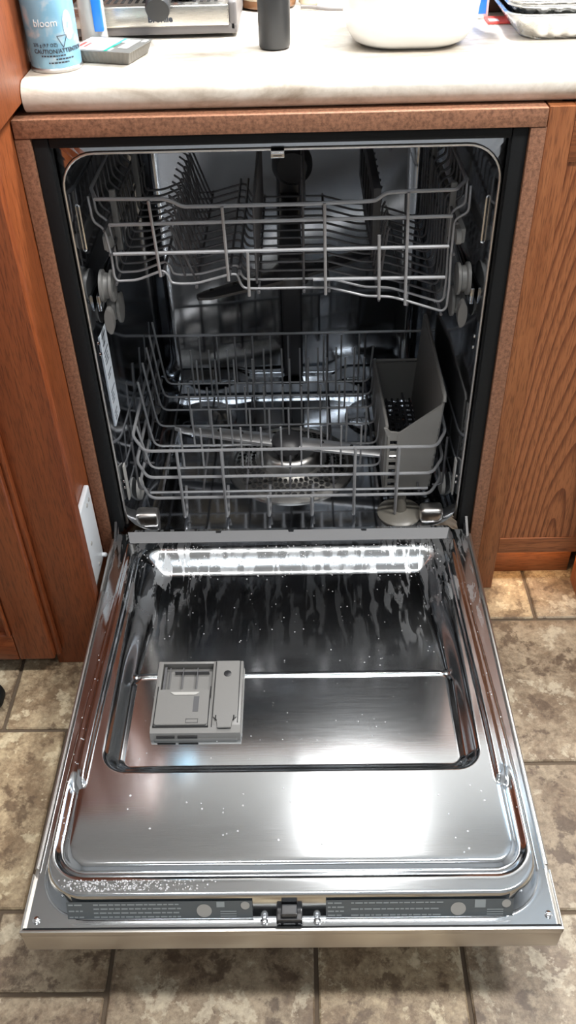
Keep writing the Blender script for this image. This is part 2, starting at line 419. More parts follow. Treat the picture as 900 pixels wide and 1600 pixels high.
# window on the back wall over the counter: frame, bars and daylit panes
win = bpy.data.objects.new('window_1', None); C.objects.link(win); win.location = (1.3, 0.62, 1.0); struct(win)
for (a, b_, z0, z1) in ((0.74, 0.80, 1.0, 2.06), (1.80, 1.86, 1.0, 2.06), (0.80, 1.80, 1.0, 1.06), (0.80, 1.80, 2.0, 2.06), (1.28, 1.32, 1.06, 2.0)):
    box('window_frame', 'white_paint', win, a, b_, 0.575, 0.619, z0, z1, 0.004)
for a, b_ in ((0.80, 1.28), (1.32, 1.80)):
    box('pane', 'daylight', win, a, b_, 0.600, 0.610, 1.06, 2.0, 0)

# ceiling lamps and the pendant that light the kitchen
def ceiling_lamp(x, y, label):
    t = thing('ceiling_lamp', label, 'lamp', (x, y, CEIL_Z))
    turned('canopy', [(0.06, -0.0005), (0.21, -0.0005), (0.215, -0.03), (0.20, -0.035), (0.06, -0.035)], (x, y, CEIL_Z), 'white_paint', t)
    turned('trim_ring', [(0.18, -0.035), (0.205, -0.035), (0.205, -0.068), (0.19, -0.068), (0.18, -0.06)], (x, y, CEIL_Z), 'chrome', t)
ceiling_lamp(1.10, -0.55, 'round flush ceiling lamp above the floor right of the open door')
t = thing('ceiling_tube_lamp', 'long white ceiling lamp behind the viewer', 'lamp', (0, -1.95, CEIL_Z))
box('housing', 'white_paint', t, -.66, .66, -2.09, -1.81, CEIL_Z-.06, CEIL_Z-.001, .01)
for s in (-1, 1): box('end_cap', 'white_paint', t, *sorted((s*.645, s*.665)), -2.085, -1.815, CEIL_Z-.085, CEIL_Z-.0605, .004)
t = thing('ceiling_strip_lamp', 'long white ceiling lamp above the open dishwasher door', 'lamp', (.15, -.58, CEIL_Z))
box('housing', 'white_paint', t, -.62, .92, -.66, -.50, CEIL_Z-.07, CEIL_Z-.001, .01)
for s in (-1, 1): box('end_cap', 'white_paint', t, *sorted((.15+s*.755, .15+s*.775)), -.65, -.51, CEIL_Z-.095, CEIL_Z-.0705, .004)
t = thing('pendant_lamp', 'small pendant lamp hanging above the white tub on the counter', 'lamp', (PEND[0], PEND[1], PEND[2]))
bm = bmesh.new(); lathe(bm, [(0.115, 0.0), (0.10, 0.03), (0.06, 0.09), (0.03, 0.12), (0.02, 0.15), (0.015, 0.15), (0.025, 0.115), (0.056, 0.087), (0.096, 0.028), (0.112, 0.0)], PEND, 36, cap=False)
obj('shade', bm, 'white_paint', t, 50)
wire('cord', [(PEND[0], PEND[1], PEND[2]+0.14), (PEND[0], PEND[1], CEIL_Z-0.02)], 0.004, t, 'black', fr=0)
turned('canopy', [(0.05, -0.001), (0.05, -0.02), (0.02, -0.03)], (PEND[0], PEND[1], CEIL_Z), 'white_paint', t, 24)
turned('bulb_holder', [(0.018, 0.02), (0.03, 0.05), (0.018, 0.12)], PEND, 'white_paint', t, 20)

# ------------------------------------------------------------------ countertop
CT = 0.857
def counter():
    poly = [(0.615, CT), ]
    y0, r = 0.012, 0.0185; zc = CT-r
    poly += [(y0+r+0.006, CT)]
    for k in range(0, 15):
        a = PI/2 + PI*k/14*1.0
        poly.append((y0+r+r*math.cos(a), zc+r*math.sin(a)))
    poly += [(0.045, CT-2*r), (0.615, CT-2*r)]
    bm = bmesh.new(); prism(bm, poly, -0.3085, 1.25, 'YZ')
    return obj('countertop', bm, 'counter', None, 30)
tag(counter(), 'beige marbled laminate countertop with rolled front edge above the dishwasher', 'countertop')

# ------------------------------------------------------------------ wooden box around the dishwasher
t = thing('dishwasher_surround', 'brown wooden board frame boxed around the dishwasher opening', 'frame', (0, 0.03, 0))
box('top_board', 'edge_h', t, -0.3235, 0.3235, -0.001, 0.30, 0.7975, 0.8195, 0.0015)
box('side_board', 'edge', t, -0.3245, -0.305, 0.0, 0.56, 0.001, 0.797, 0.0012)
box('side_board', 'edge', t, 0.305, 0.3245, 0.0, 0.56, 0.001, 0.797, 0.0012)

# ------------------------------------------------------------------ tall cabinet at the left
t = thing('side_cabinet', 'reddish wood cabinet with a raised side panel standing left of the dishwasher', 'cabinet', (-0.6, 0.2, 0))
box('side_panel', 'oak_side', t, -0.345, -0.3255, -0.136, 0.60, 0.0, 0.8345, 0.001)
box('side_panel', 'oak_side', t, -0.95, -0.93, -0.136, 0.60, 0.0, 0.8345, 0.001)
box('stile', 'oak_red', t, -0.392, -0.3045, -0.156, -0.1365, 0.0, 0.8345, 0.0015)
box('stile', 'oak_red', t, -0.95, -0.87, -0.156, -0.1365, 0.0, 0.8345, 0.0015)
box('upper_side_panel', 'oak_side', t, -.340, -.3095, -.092, .60, .8352, .965, .001)
box('top_panel', 'oak_red_h', t, -0.95, -0.3405, -0.156, 0.60, 0.8352, 0.852, 0.003)
box('toe_kick', 'oak_red_h', t, -0.93, -0.3455, -0.11, -0.095, 0.0, 0.10, 0.001)
box('bottom_panel', 'oak_red_h', t, -0.929, -0.346, -0.0945, 0.59, 0.08, 0.10, 0.001)
def cab_door(z0, z1, handle_z):
    x0, x1, yb, yf = -0.875, -0.387, -0.1565, -0.178
    f = bmesh.new(); W = 0.058
    for b_ in ((x0, x0+W, z0, z1), (x1-W, x1, z0, z1)): abox(f, b_[0], b_[1], yf, yb, b_[2], b_[3], 0.004, 3)
    d = obj('door', f, 'oak_red', t, 35)
    for za, zb in ((z0, z0+W), (z1-W, z1)):
        box('door_rail', 'oak_red_h', d, x0+W, x1-W, yf+0.0002, yb, za+0.0002, zb-0.0002, 0.003)
    # raised centre panel with bevelled edge
    a0, a1, c0, c1 = x0+W-0.002, x1-W+0.002, z0+W-0.002, z1-W+0.002
    bm = bmesh.new(); s = 0.035
    R = [[(a0, yb-0.004, c0), (a1, yb-0.004, c0), (a1, yb-0.004, c1), (a0, yb-0.004, c1)],
         [(a0, yb-0.010, c0), (a1, yb-0.010, c0), (a1, yb-0.010, c1), (a0, yb-0.010, c1)],
         [(a0+s, yf+0.003, c0+s), (a1-s, yf+0.003, c0+s), (a1-s, yf+0.003, c1-s), (a0+s, yf+0.003, c1-s)],
         [(a0+s+.004, yf+0.002, c0+s+.004), (a1-s-.004, yf+0.002, c0+s+.004), (a1-s-.004, yf+0.002, c1-s-.004), (a0+s+.004, yf+0.002, c1-s-.004)]]
    loft(bm, R, True, True); obj('raised_panel', bm, 'oak_red', d)
    # quarter-round moulding bead around the frame opening and outer step
    wire('moulding', [(x1-W-.004, yf-.0005, c0+.006), (x1-W-.004, yf-.0005, c1-.006)], 0.0035, d, 'oak_red', 8, 0)
    bm = bmesh.new(); abox(bm, x1, x1+0.008, yb-0.012, yb, z0, z1, 0.003, 2); obj('edge_step', bm, 'oak_red', d, 35)
    turned('knob', [(0.006, 0), (0.006, -0.012), (0.014, -0.018), (0.014, -0.024), (0.008, -0.028)], (x0+0.03, yf, handle_z), 'chrome', d, 20, 'Y')
cab_door(0.034, 0.82, 0.72)

# white cover plate on the cabinet's side
t = thing('cover_plate', 'white plastic cover plate screwed to the wooden cabinet side', 'cover plate', (-0.324, -0.05, 0.2))
box('plate', 'white_plate', t, -0.3255, -0.317, -0.118, -0.027, 0.122, 0.278, 0.003, 3)
for yy, zz in ((-0.06, 0.262), (-0.045, 0.262), (-0.062, 0.138), (-0.08, 0.20)):
    turned('screw', [(0.0035, 0), (0.0035, 0.0012), (0.002, 0.0018)], (-0.3172, yy, zz), 'light_plastic', t, 12, 'X')
turned('latch_button', [(0.004, 0), (0.004, 0.006), (0.002, 0.008)], (-0.3172, -0.034, 0.132), 'white_plate', t, 14, 'X')

# ------------------------------------------------------------------ base cabinet at the right
t = thing('base_cabinet', 'orange-brown oak base cabinet right of the dishwasher with cathedral grain panel', 'cabinet', (0.6, 0.3, 0))
box('stile', 'oak', t, 0.3255, 0.3575, 0.004, 0.024, 0.0, 0.8195, 0.0012)
box('stile', 'oak', t, 0.503, 0.56, -0.03, 0.024, 0.0, 0.8195, 0.0012)
box('top_rail', 'oak_h', t, 0.3578, 0.5027, 0.005, 0.024, 0.753, 0.8195, 0.001)
box('bottom_rail', 'oak_h', t, 0.3578, 0.5027, 0.005, 0.024, 0.085, 0.118, 0.001)
box('panel', 'oak_panel', t, 0.3578, 0.5027, 0.0075, 0.02, 0.1182, 0.7528, 0.0)
box('toe_kick', 'oak_h', t, 0.3578, 0.5027, 0.046, 0.06, 0.0, 0.14, 0.001)
box('bottom_panel', 'oak_h', t, 0.346, 0.92, 0.062, 0.58, 0.09, 0.11, 0.001)
box('side_panel', 'oak', t, 0.3258, 0.3450, 0.0245, 0.58, 0.0, 0.8195, 0.001)
box('side_panel', 'oak', t, 0.92, 0.94, 0.0245, 0.58, 0.0, 0.8195, 0.001)
box('front_panel', 'oak', t, 0.5605, 0.94, 0.004, 0.024, 0.0, 0.8195, 0.001)

# low lamp strip under the cabinet's bottom rail
t = thing('toe_kick_lamp', 'warm light strip tucked under the oak cabinet beside the toe kick', 'lamp', (.43, .026, .084))
box('strip_housing', 'white_paint', t, .36, .50, .0245, .036, .079, .0848, .001)
box('strip_diffuser', 'warm_strip', t, .363, .497, .0255, .035, .0765, .079, 0)

# ------------------------------------------------------------------ dishwasher
dw = thing('dishwasher', 'stainless steel dishwasher standing open with its door folded flat', 'dishwasher', (0, 0.26, 0))
FY = 0.026                        # plane of the tub's front flange
def tub():
    bm = bmesh.new()
    secs = [(FY, -.2815, .2815, .132, .771, .046), (FY+.02, -.2765, .2765, .134, .769, .045), (0.20, -.272, .272, .130, .769, .045),
            (0.44, -.264, .264, .130, .769, .045), (0.485, -.256, .256, .137, .760, .050), (0.500, -.240, .240, .150, .745, .045)]
    rings = []
    for y, x0, x1, z0, z1, r in secs:
        rings.append([(x, y, z) for x, z in rrect(x0, x1, z0, z1, r, 8)])
    loft(bm, rings, False, True)
    return obj('tub', bm, 'tub_steel', dw, 40)
tub()
# outside casing so that the tub is a closed box
bm = bmesh.new()
for b_ in ((-.303, -.299, .03, .555, .10, .790), (.299, .303, .03, .555, .10, .790), (-.303, .303, .03, .555, .786, .790), (-.303, .303, .551, .555, .02, .790), (-.303, .303, .03, .555, .10, .104)): abox(bm, *b_)
obj('casing', bm, 'black', dw)
box('kick_panel', 'black', dw, -.300, .300, .05, .065, .004, .118, .002)
# stainless flange with rounded opening
bm = bmesh.new()
inn = rrect(-.2815, .2815, .132, .771, .046, 8); N = len(inn)
def outer_of(x, z):
    cx, cz = 0, .45; dx, dz = x-cx, z-cz
    s = min((.299/abs(dx)) if dx else 9e9, (.340/abs(dz)) if dz else 9e9)
    return (cx+dx*s, cz+dz*s)
A = [bm.verts.new((x, FY, z)) for x, z in inn]; B = [bm.verts.new((*[(outer_of(x, z)[0])], FY+.004, outer_of(x, z)[1])) for x, z in inn]
for k in range(N): bm.faces.new((A[k], A[(k+1) % N], B[(k+1) % N], B[k]))
obj('flange', bm, 'tub_steel', dw)
wire('flange_lip', [(.2815, FY-.001, .150)]+[(x, FY-.001, z) for x, z in inn if z > .5]+[(-.2815, FY-.001, .150)], 0.0024, dw, 'lip_steel', 8, 0)
# black rubber strips that close the gap to the wood
box('gap_seal', 'black', dw, -.3045, -.2845, .004, .024, .148, .7965, .003)
box('gap_seal', 'black', dw, .2845, .3045, .004, .024, .136, .7965, .003)
box('gap_seal', 'black', dw, -.2843, .2843, .004, .024, .7835, .7965, .003)
# striker for the door latch
bm = bmesh.new(); abox(bm, -.0115, .0055, .006, .022, .7715, .7745, .001); abox(bm, -.0115, .0055, .006, .009, .7655, .7715, .0008); abox(bm, -.009, .003, .006, .012, .7675, .7695, .0005)
obj('latch_striker', bm, 'chrome', dw)
# steps of the tub's rear floor
def tub_step():
    poly = [(-.235, .131), (-.235, .166), (-.118, .166), (-.085, .150), (.085, .150), (.118, .166), (.235, .166), (.235, .131)]
    bm = bmesh.new(); prism(bm, poly, .452, .4985, 'XZ', 0.004); obj('rear_step', bm, 'tub_steel', dw, 40)
tub_step()
# pressed pads in the rear floor corners
for x in (-.17, .17):
    turned('floor_pad', [(.062, .130), (.060, .137), (.045, .141), (.02, .142)], (x, .36, 0), 'tub_steel', dw, 28)
for x in (-.248, .242):  # bright blocks standing in for reflections in the tub's front corners
    bm = bmesh.new(); abox(bm, x-.020, x+.020, .030, .058, .132, .162, .009, 3); obj('corner_reflection', bm, 'lip_steel', dw, 50)
# sump, filter and lower spray arm
turned('sump_ring', [(.118, .1315), (.118, .136), (.108, .140), (.104, .137), (.104, .1315)], (0, .205, 0), 'filter', dw, 48)
bm = bmesh.new(); lathe(bm, [(.106, .137), (.100, .139), (.060, .152), (.058, .152)], (0, .205, 0), 48, cap=False)
flt = obj('filter', bm, 'filter', dw, 40)
bm = bmesh.new()
for ring, (rr, z) in enumerate(((.098, .1402), (.089, .1432), (.080, .1462), (.070, .1495))):
    n = 46
    for k in range(n):
        a = 2*PI*(k+0.5*(ring % 2))/n
        c = Vector((rr*math.cos(a), .205+rr*math.sin(a), z)); ta = Vector((-math.sin(a), math.cos(a), 0)); ra = Vector((math.cos(a), math.sin(a), -.3)).normalized()
        v = [bm.verts.new(c + ta*math.cos(2*PI*j/8)*rr*.052 + ra*math.sin(2*PI*j/8)*.0042 + Vector((0, 0, .0006))) for j in range(8)]
        bm.faces.new(v)
h = obj('filter_holes', bm, 'hole', flt); h['kind'] = 'stuff'
turned('filter_cup', [(.058, .140), (.056, .170), (.052, .176), (.046, .178), (.044, .170), (.010, .168)], (0, .200, 0), 'filter', dw, 36)
def spray_arm(name, cx, cy, z, L, ang, mat, wid=.018):
    bm = bmesh.new(); n = 20; R = []
    for i in range(n+1):
        s = -1+2*i/n; wd = wid*(0.55+0.45*math.cos(abs(s)*PI/2*.9)) * (0.35 if abs(s) == 1 else 1); hh = .007*(1-0.35*abs(s))
        x = s*L
        ring = []
        for u, v in ((-1, -.6), (-.6, -1), (.6, -1), (1, -.6), (1, .2), (.45, 1), (-.45, 1), (-1, .2)):
            px, py = x, u*wd
            ring.append((cx+px*math.cos(ang)-py*math.sin(ang), cy+px*math.sin(ang)+py*math.cos(ang), z+v*hh))
        R.append(ring)
    loft(bm, R, True, True); a = obj(name, bm, mat, dw, 40)
    turned('arm_hub', [(.030, z-.012), (.030, z+.004), (.022, z+.012), (.008, z+.015)], (cx, cy, 0), 'dark_plastic', a, 28)
    bm = bmesh.new()
    for s in (-.85, -.6, -.4, .3, .55, .8):
        c = (cx+s*L*math.cos(ang), cy+s*L*math.sin(ang), z+.006)
        lathe(bm, [(.0035, 0), (.003, .0014)], c, 10)
    obj('nozzle', bm, 'hole', a)
spray_arm('lower_spray_arm', -.005, .190, .198, .215, -.225, 'arm_steel', .017)
turned('spray_post', [(.020, .15), (.018, .19)], (-.005, .190, 0), 'dark_plastic', dw, 20)
# feed tube on the back wall and the upper spray arm
box('feed_tube', 'dark_plastic', dw, -.014, .026, .472, .4945, .16, .745, .006, 3)
bm = bmesh.new(); abox(bm, -.012, .024, .20, .48, .532, .546, .005, 3); obj('feed_pipe', bm, 'dark_plastic', dw, 40)
spray_arm('middle_spray_arm', .006, .20, .520, .16, .5, 'dark_plastic', .02)
turned('feed_dock', [(.036, 0), (.036, -.014), (.026, -.03), (.012, -.032)], (.012, .472, .60), 'dark_plastic', dw, 28, 'Y')
turned('top_spray_head', [(.05, .745), (.045, .735), (.02, .728)], (.0, .26, 0), 'dark_plastic', dw, 28)
# slide rails and roller wheels for the upper rack
for s in (-1, 1):
    box('slide_rail', 'tub_steel', dw, min(s*.273, s*.267), max(s*.273, s*.267), .055, .44, .535, .560, .002)
    for yy, zz in ((.075, .566), (.105, .516)):
        turned('roller', [(.0235, 0), (.0235, .004), (.019, .006), (.018, .012), (.023, .014), (.023, .018), (.008, .019)] if s < 0 else [(.0235, 0), (.0235, -.004), (.019, -.006), (.018, -.012), (.023, -.014), (.023, -.018), (.008, -.019)],
               (s*.2665, yy, zz), 'roller_plastic', dw, 28, 'X')
    # oval end stop of the rail
    bm = bmesh.new()
    poly = [(.0068*math.cos(a)+s*.2585, .021*math.sin(a)+.520) for a in [2*PI*k/24 for k in range(24)]]
    prism(bm, poly, .050, .064, 'XZ', 0.001); obj('rail_stop', bm, 'grey_plastic', dw, 40)
    wire('wall_hook', [(s*.2760, .056, .694), (s*.2735, .055, .692), (s*.2735, .055, .630), (s*.2760, .056, .628)], .0016, dw, 'chrome', 6, .004)
    box('lower_guide', 'light_plastic', dw, min(s*.2755, s*.2725), max(s*.2755, s*.2725), .038, .05, .19, .262, .0012)
    for zz in (.495, .477, .235, .222):
        turned('rivet', [(.003, 0), (.003, -s*.002), (.0015, -s*.003)], (s*.2768, .034, zz), 'chrome', dw, 10, 'X')
# rating sticker inside the left edge
st = box('rating_sticker', 'sticker', dw, -.2762, -.2752, .046, .092, .338, .498, 0)
bm = bmesh.new()
for i in range(24):
    z = .344+.0063*i
    if random.random() < .8: abox(bm, -.2753, -.2750, .054, .054+random.uniform(.012, .032), z, z+.0024)
obj('sticker_print', bm, 'ink', st)['kind'] = 'stuff'
# float cover in the front right corner
turned('float_cover', [(.038, .1325), (.039, .136), (.034, .140), (.012, .144), (.009, .175), (.004, .178)], (.19, .060, 0), 'float_plastic', dw, 36)
# hinge arms
for s in (-1, 1):
    bm = bmesh.new(); prism(bm, [(-.040, .120), (.016, .120), (.016, .170), (.004, .172), (-.03, .148), (-.055, .138)], s*.2925, s*.2965, 'YZ'); hg = obj('hinge', bm, 'blackgloss', dw)
    wire('hinge_spring', [(s*.2945, .020, .13), (s*.2945, .012, .165), (s*.2945, -.012, .142)], .0028, hg, 'chrome', 7, .01)

# ---------------- the door, folded down: one stamped inner sheet in an outer skin
DB, DP = .152, .187              # base plate level, plateau level
door = bpy.data.objects.new('door', None); C.objects.link(door); door.location = (0, -.02, .13); attach(door, dw)
def sdf_rr(x, v, cx, cv, hx, hv, r):
    qx = np.abs(x-cx)-(hx-r); qv = np.abs(v-cv)-(hv-r)
    return np.minimum(np.maximum(qx, qv), 0)+np.sqrt(np.maximum(qx, 0)**2+np.maximum(qv, 0)**2)-r
def sst(a, b, t):
    s = np.clip((t-a)/(b-a), 0, 1); return s*s*(3-2*s)
def inner_sheet():
    def dens(segs):
        out = []
        for a, b, st in segs: out += list(np.arange(a, b-1e-9, st))
        return out+[segs[-1][1]]
    xp = dens([(0, .20, .004), (.20, .2965, .0015)]); xs = np.array([-a for a in xp[::-1]][:-1]+xp)
    vs2 = np.array(dens([(.006, .14, .0015), (.14, .30, .004), (.30, .34, .0012), (.34, .44, .004), (.44, .52, .0015), (.52, .60, .004), (.60, .6685, .0013)]))
    X, V = np.meshgrid(xs, vs2)
    Z = np.full_like(X, DB)
    # plateau, sides flare a little towards the front
    hx = .268 + .015*sst(.05, .55, V)
    d = sdf_rr(X/hx*.283, V, 0, .652/2-.20, .283, .652/2+.20, .052)
    Z += (DP-DB)*(1-sst(-.007, .006, d))
    # U groove round the front half
    dg = sdf_rr(X, V, 0, .35, .266, .268, .034)
    Z -= .0065*np.exp(-(dg/.0058)**2)*sst(.485, .515, V)
    # long stamped rails along both sides
    for s in (-1, 1):
        xc = s*(.250+.010*sst(.05, .52, V))
        dr = np.abs(X-xc); e = sst(.09, .13, V)*(1-sst(.500, .512, V))
        Z += .0065*(1-sst(.0035, .0085, dr))*e
    # hinge end falls away below the flap
    Z -= .026*(1-sst(.050, .068, V))*(1-sst(-.007, .006, d))
    # main recess
    dd = sdf_rr(X, V, .001, .284, .240, .207, .034)
    wall = .024+.014*(1-sst(.17, .33, V))+.006*(1-sst(.10, .17, V))
    rim = -dd
    t1 = sst(0.0, 1.0, np.clip(rim/wall, 0, 1))
    Z -= .027*t1
    # shallower lower field, its upper edge is the bright crease
    d2 = sdf_rr(X, V, .002, .40, .222, .082, .020)
    lower = (1-sst(-.004, .003, d2))
    Z += .0035*lower*sst(.3175, .3215, V)
    Z += .0040*np.exp(-((V-.3195)/.0030)**2)*(1-sst(.212, .226, np.abs(X-.002)))
    verts = np.stack([X, -V, Z], -1).reshape(-1, 3)
    nx, nv = len(xs), len(vs2)
    I = np.arange(nx*nv).reshape(nv, nx)
    F = np.stack([I[:-1, :-1], I[1:, :-1], I[1:, 1:], I[:-1, 1:]], -1).reshape(-1, 4)
    me = bpy.data.meshes.new('inner_panel'); me.from_pydata(verts.tolist(), [], F.tolist())
    me.polygons.foreach_set('use_smooth', [True]*len(me.polygons)); me.update()
    o = link('inner_panel', me, 'door_steel', door)
    return o
inner_panel = inner_sheet()
def sheet_z(x, v):
    """height of the stamped sheet (nearest vertex)"""
    return _lookup(x, v)
_co = np.empty(len(inner_panel.data.vertices)*3); inner_panel.data.vertices.foreach_get('co', _co); _co = _co.reshape(-1, 3)
def _lookup(x, v):
    i = np.argmin((_co[:, 0]-x)**2+(_co[:, 1]+v)**2); return float(_co[i, 2])

# outer skin: a shallow tray with a turned-up rim at the front corners
bm = bmesh.new()
abox(bm, -.3025, .3025, -.674, -.012, .112, .1495, .003, 3)
for s in (-1, 1): abox(bm, min(s*.3025, s*.3000), max(s*.3025, s*.3000), -.674, -.605, .146, .1565, .0008, 1)
abox(bm, -.3025, .3025, -.674, -.6705, .146, .1565, .0012, 2)
obj('outer_panel', bm, 'skin_steel', door, 35)
box('edge_seal', 'black', door, -.2998, .2998, -.6703, -.6675, .148, .1545, .0005)
# grey flap along the hinge with its three notches
bm = bmesh.new()
poly = [(-.266, -.012), (-.124, -.012), (-.124, -.004), (-.114, -.004), (-.114, -.012), (-.004, -.012), (-.004, -.004), (.006, -.004), (.006, -.012), (.116, -.012), (.116, -.004), (.126, -.004), (.126, -.012), (.262, -.012), (.262, .040), (-.266, .040)]
poly = [(x, -(v+.026)) for x, v in [(-.258, .042), (.250, .042), (.262, -.002), (.126, -.002), (.125, .006), (.117, .006), (.116, -.002), (.006, -.002), (.005, .006), (-.003, .006), (-.004, -.002), (-.114, -.002), (-.115, .006), (-.123, .006), (-.124, -.002), (-.270, -.002)]]
prism(bm, poly, .1830, .1860, 'XY')
# the flap slopes down towards the tub
for v in bm.verts:
    v.co.z += -.014*max(0, min(1, (v.co.y+.068)/.046))
obj('hinge_flap', bm, 'flap', door)
for x in (-.119, .001, .121):
    box('flap_clip', 'blackgloss', door, x-.0042, x+.0042, -.034, -.020, .160, .1690, .0015)
# door side strips
for s in (-1, 1):
    wire('side_bead', [(s*.2955, -.03, .157), (s*.2985, -.60, .157)], .0022, door, 'skin_steel', 7, 0)

# detergent dispenser
P0 = _lookup(-.12, .46)
dz = P0-.001; TOP = P0+.0165
X0, X1, Y0, Y1 = -.186, -.064, -.428, -.306
bm = bmesh.new()
prism(bm, rrect(X0, X1, Y0, Y1, .009, 5), dz, TOP-.012, 'XY')
obj('dispenser_base', bm, 'grey_plastic', door, 35)
bm = bmesh.new()
CX0, CX1, CY0, CY1 = X0+.0085, -.1075, -.372, Y1-.006
for b_ in ((X0+.0015, CX0, Y0+.012, Y1-.0015), (CX1, X1-.0015, Y0+.012, Y1-.0015), (CX0-.001, CX1+.001, CY1, Y1-.0015), (CX0-.001, CX1+.001, Y0+.012, CY0)):
    abox(bm, *b_, TOP-.013, TOP, .0012, 2)
# sloped front apron
prism(bm, [(Y0+.012, TOP), (Y0+.003, TOP-.004), (Y0+.0005, TOP-.012), (Y0+.0005, dz), (Y0+.014, dz)], X0+.0015, X1-.0015, 'YZ')
obj('dispenser_body', bm, 'grey_plastic', door, 35)
bm = bmesh.new()
for i, xx in enumerate((-.168, -.150, -.130)): abox(bm, xx, xx+.0012, CY0+.004, CY1-.004, TOP-.0118, TOP-.004)
abox(bm, CX0+.016, CX1-.006, CY1-.010, CY1-.0085, TOP-.0118, TOP-.005); abox(bm, CX0+.002, CX0+.005, CY0, CY1-.003, TOP-.0118, TOP-.003)
obj('detergent_cup', bm, 'smoke', door)
bm = bmesh.new(); prism(bm, rrect(X0+.0065, -.1095, -.4165, -.3585, .003, 4), TOP+.0003, TOP+.003, 'XY', .0006); lid = obj('detergent_lid', bm, 'grey_plastic', door, 35)
bm = bmesh.new(); prism(bm, [(-.163, -.3640), (-.122, -.3640), (-.128, -.3690), (-.157, -.3690)], TOP+.0029, TOP+.0042, 'XY', .0004); obj('thumb_ridge', bm, 'light_plastic', lid)
box('lid_window', 'smoke', lid, -.130, -.1225, -.396, -.371, TOP+.0029, TOP+.0033, 0)
bm = bmesh.new()
for b_ in ((-.138, -.1215, -.4140, -.4133), (-.138, -.1215, -.4080, -.4073), (-.138, -.1373, -.4140, -.4073), (-.1222, -.1215, -.4140, -.4073)): abox(bm, *b_, TOP+.0029, TOP+.0033)
obj('lid_mark', bm, 'dark_plastic', lid)
bm = bmesh.new()
for b_ in ((X0+.0048, X0+.0063, -.418, -.352), (-.1092, -.1079, -.418, -.352), (X0+.0048, -.1079, -.4186, -.4170), (-.1040, -.1030, Y0+.010, Y1-.003), (-.0700, -.0690, Y0+.016, Y1-.003)): abox(bm, *b_, TOP-.001, TOP+.0006)
obj('lid_gap', bm, 'hole', door)
bm = bmesh.new(); prism(bm, [(-.1022, Y1-.003), (-.0708, Y1-.003), (-.0708, -.404), (-.0765, -.408), (-.0775, -.421), (-.0955, -.421), (-.0965, -.408), (-.1022, -.404)], TOP+.0003, TOP+.0024, 'XY', .0005); ra = obj('rinse_aid_cover', bm, 'grey_plastic', door, 35)
turned('rinse_aid_window', [(.0052, 0), (.0052, .0006), (.003, .0009)], (-.0865, -.332, TOP+.0024), 'blackgloss', ra, 24)
for x in (-.0985, -.0745): box('cover_hinge', 'hole', ra, x-.0008, x+.0008, -.409, -.402, TOP+.0020, TOP+.0031, 0)
for a, b_ in ((-.176, -.152), (-.148, -.122)): box('vent_slot', 'hole', door, a, b_, Y0-.0003, Y0+.002, TOP-.0108, TOP-.0078, 0)

# front wall of the plateau: printed strip, latch and screws
yl0, yl1, zl0, zl1 = -.6590, -.6488, .1565, .1820
def wall_pt(x, s):      # s from 0 bottom to 1 top along the wall
    return Vector((x, yl0+(yl1-yl0)*s-.0012, zl0+(zl1-zl0)*s))
def wall_quad(bm, x0, x1, s0, s1, lift=0):
    n = Vector((0, -.9, .37))*lift
    v = [bm.verts.new(wall_pt(x, s)+n) for x, s in ((x0, s0), (x1, s0), (x1, s1), (x0, s1))]
    bm.faces.new(v)
for x0, x1 in ((-.250, -.042), (.040, .248)):
    bm = bmesh.new(); wall_quad(bm, x0, x1, .06, .92, 0); lb = obj('warning_label', bm, 'label_bg', door)
    bm = bmesh.new(); rnd = random.Random(int(x0*1000))
    blocks = ((x0+.002, x0+.022, 3), (x0+.030, x0+.128, 4)) if x0 < 0 else ((x0+.002, x0+.020, 4), (x0+.028, x0+.130, 3))
    for a, b_, nl in blocks:
        for i in range(nl):
            s = .78-.62*i/max(1, nl-1); x = a
            while x < b_-.004:
                wl = rnd.uniform(.003, .009); wall_quad(bm, x, min(b_, x+wl), s-.035, s+.035, .0004); x += wl+.0014
    xc = x0+.150 if x0 < 0 else x0+.143
    wall_quad(bm, xc+.018, xc+.027, .62, .9, .0004) if x0 < 0 else wall_quad(bm, xc+.022, xc+.034, .5, .9, .0004)
    for i in range(3): wall_quad(bm, xc+.022+(0.014 if x0>0 else 0), xc+.040+(0.014 if x0>0 else 0), .14+.12*i, .19+.12*i, .0004)
    obj('label_print', bm, 'label_text', lb)['kind'] = 'stuff'
    for cx, ra_, rb in ((xc+.004, .0085, .33), (x1-.008, .005, .20)):
        bm = bmesh.new()
        v = [bm.verts.new(wall_pt(cx+ra_*math.cos(2*PI*k/24), (.45 if ra_ > .006 else .70)+rb*math.sin(2*PI*k/24))+Vector((0, -.9, .37))*.0005) for k in range(24)]; bm.faces.new(v)
        obj('approval_mark', bm, 'light_plastic', lb)
bm = bmesh.new()
abox(bm, -.0155, .0135, -.6665, -.652, .1535, .166, .0015, 2); abox(bm, -.010, .008, -.664, -.652, .165, .1745, .0015, 2)
lt = obj('latch', bm, 'blackgloss', door)
bm = bmesh.new(); abox(bm, -.0075, .0055, -.6671, -.665, .1552, .1578); abox(bm, -.0135, -.0105, -.6671, -.665, .1555, .158); abox(bm, .0085, .0115, -.6671, -.665, .1555, .158); obj('latch_spring', bm, 'chrome', lt)
for x, y in ((-.0295, -.6615), (.030, -.6615), (-.2875, -.658), (.2895, -.656)):
    turned('screw', [(.0042, 0), (.0042, .0015), (.0025, .0028)], (x, y, DB+.0002), 'chrome', door, 14)

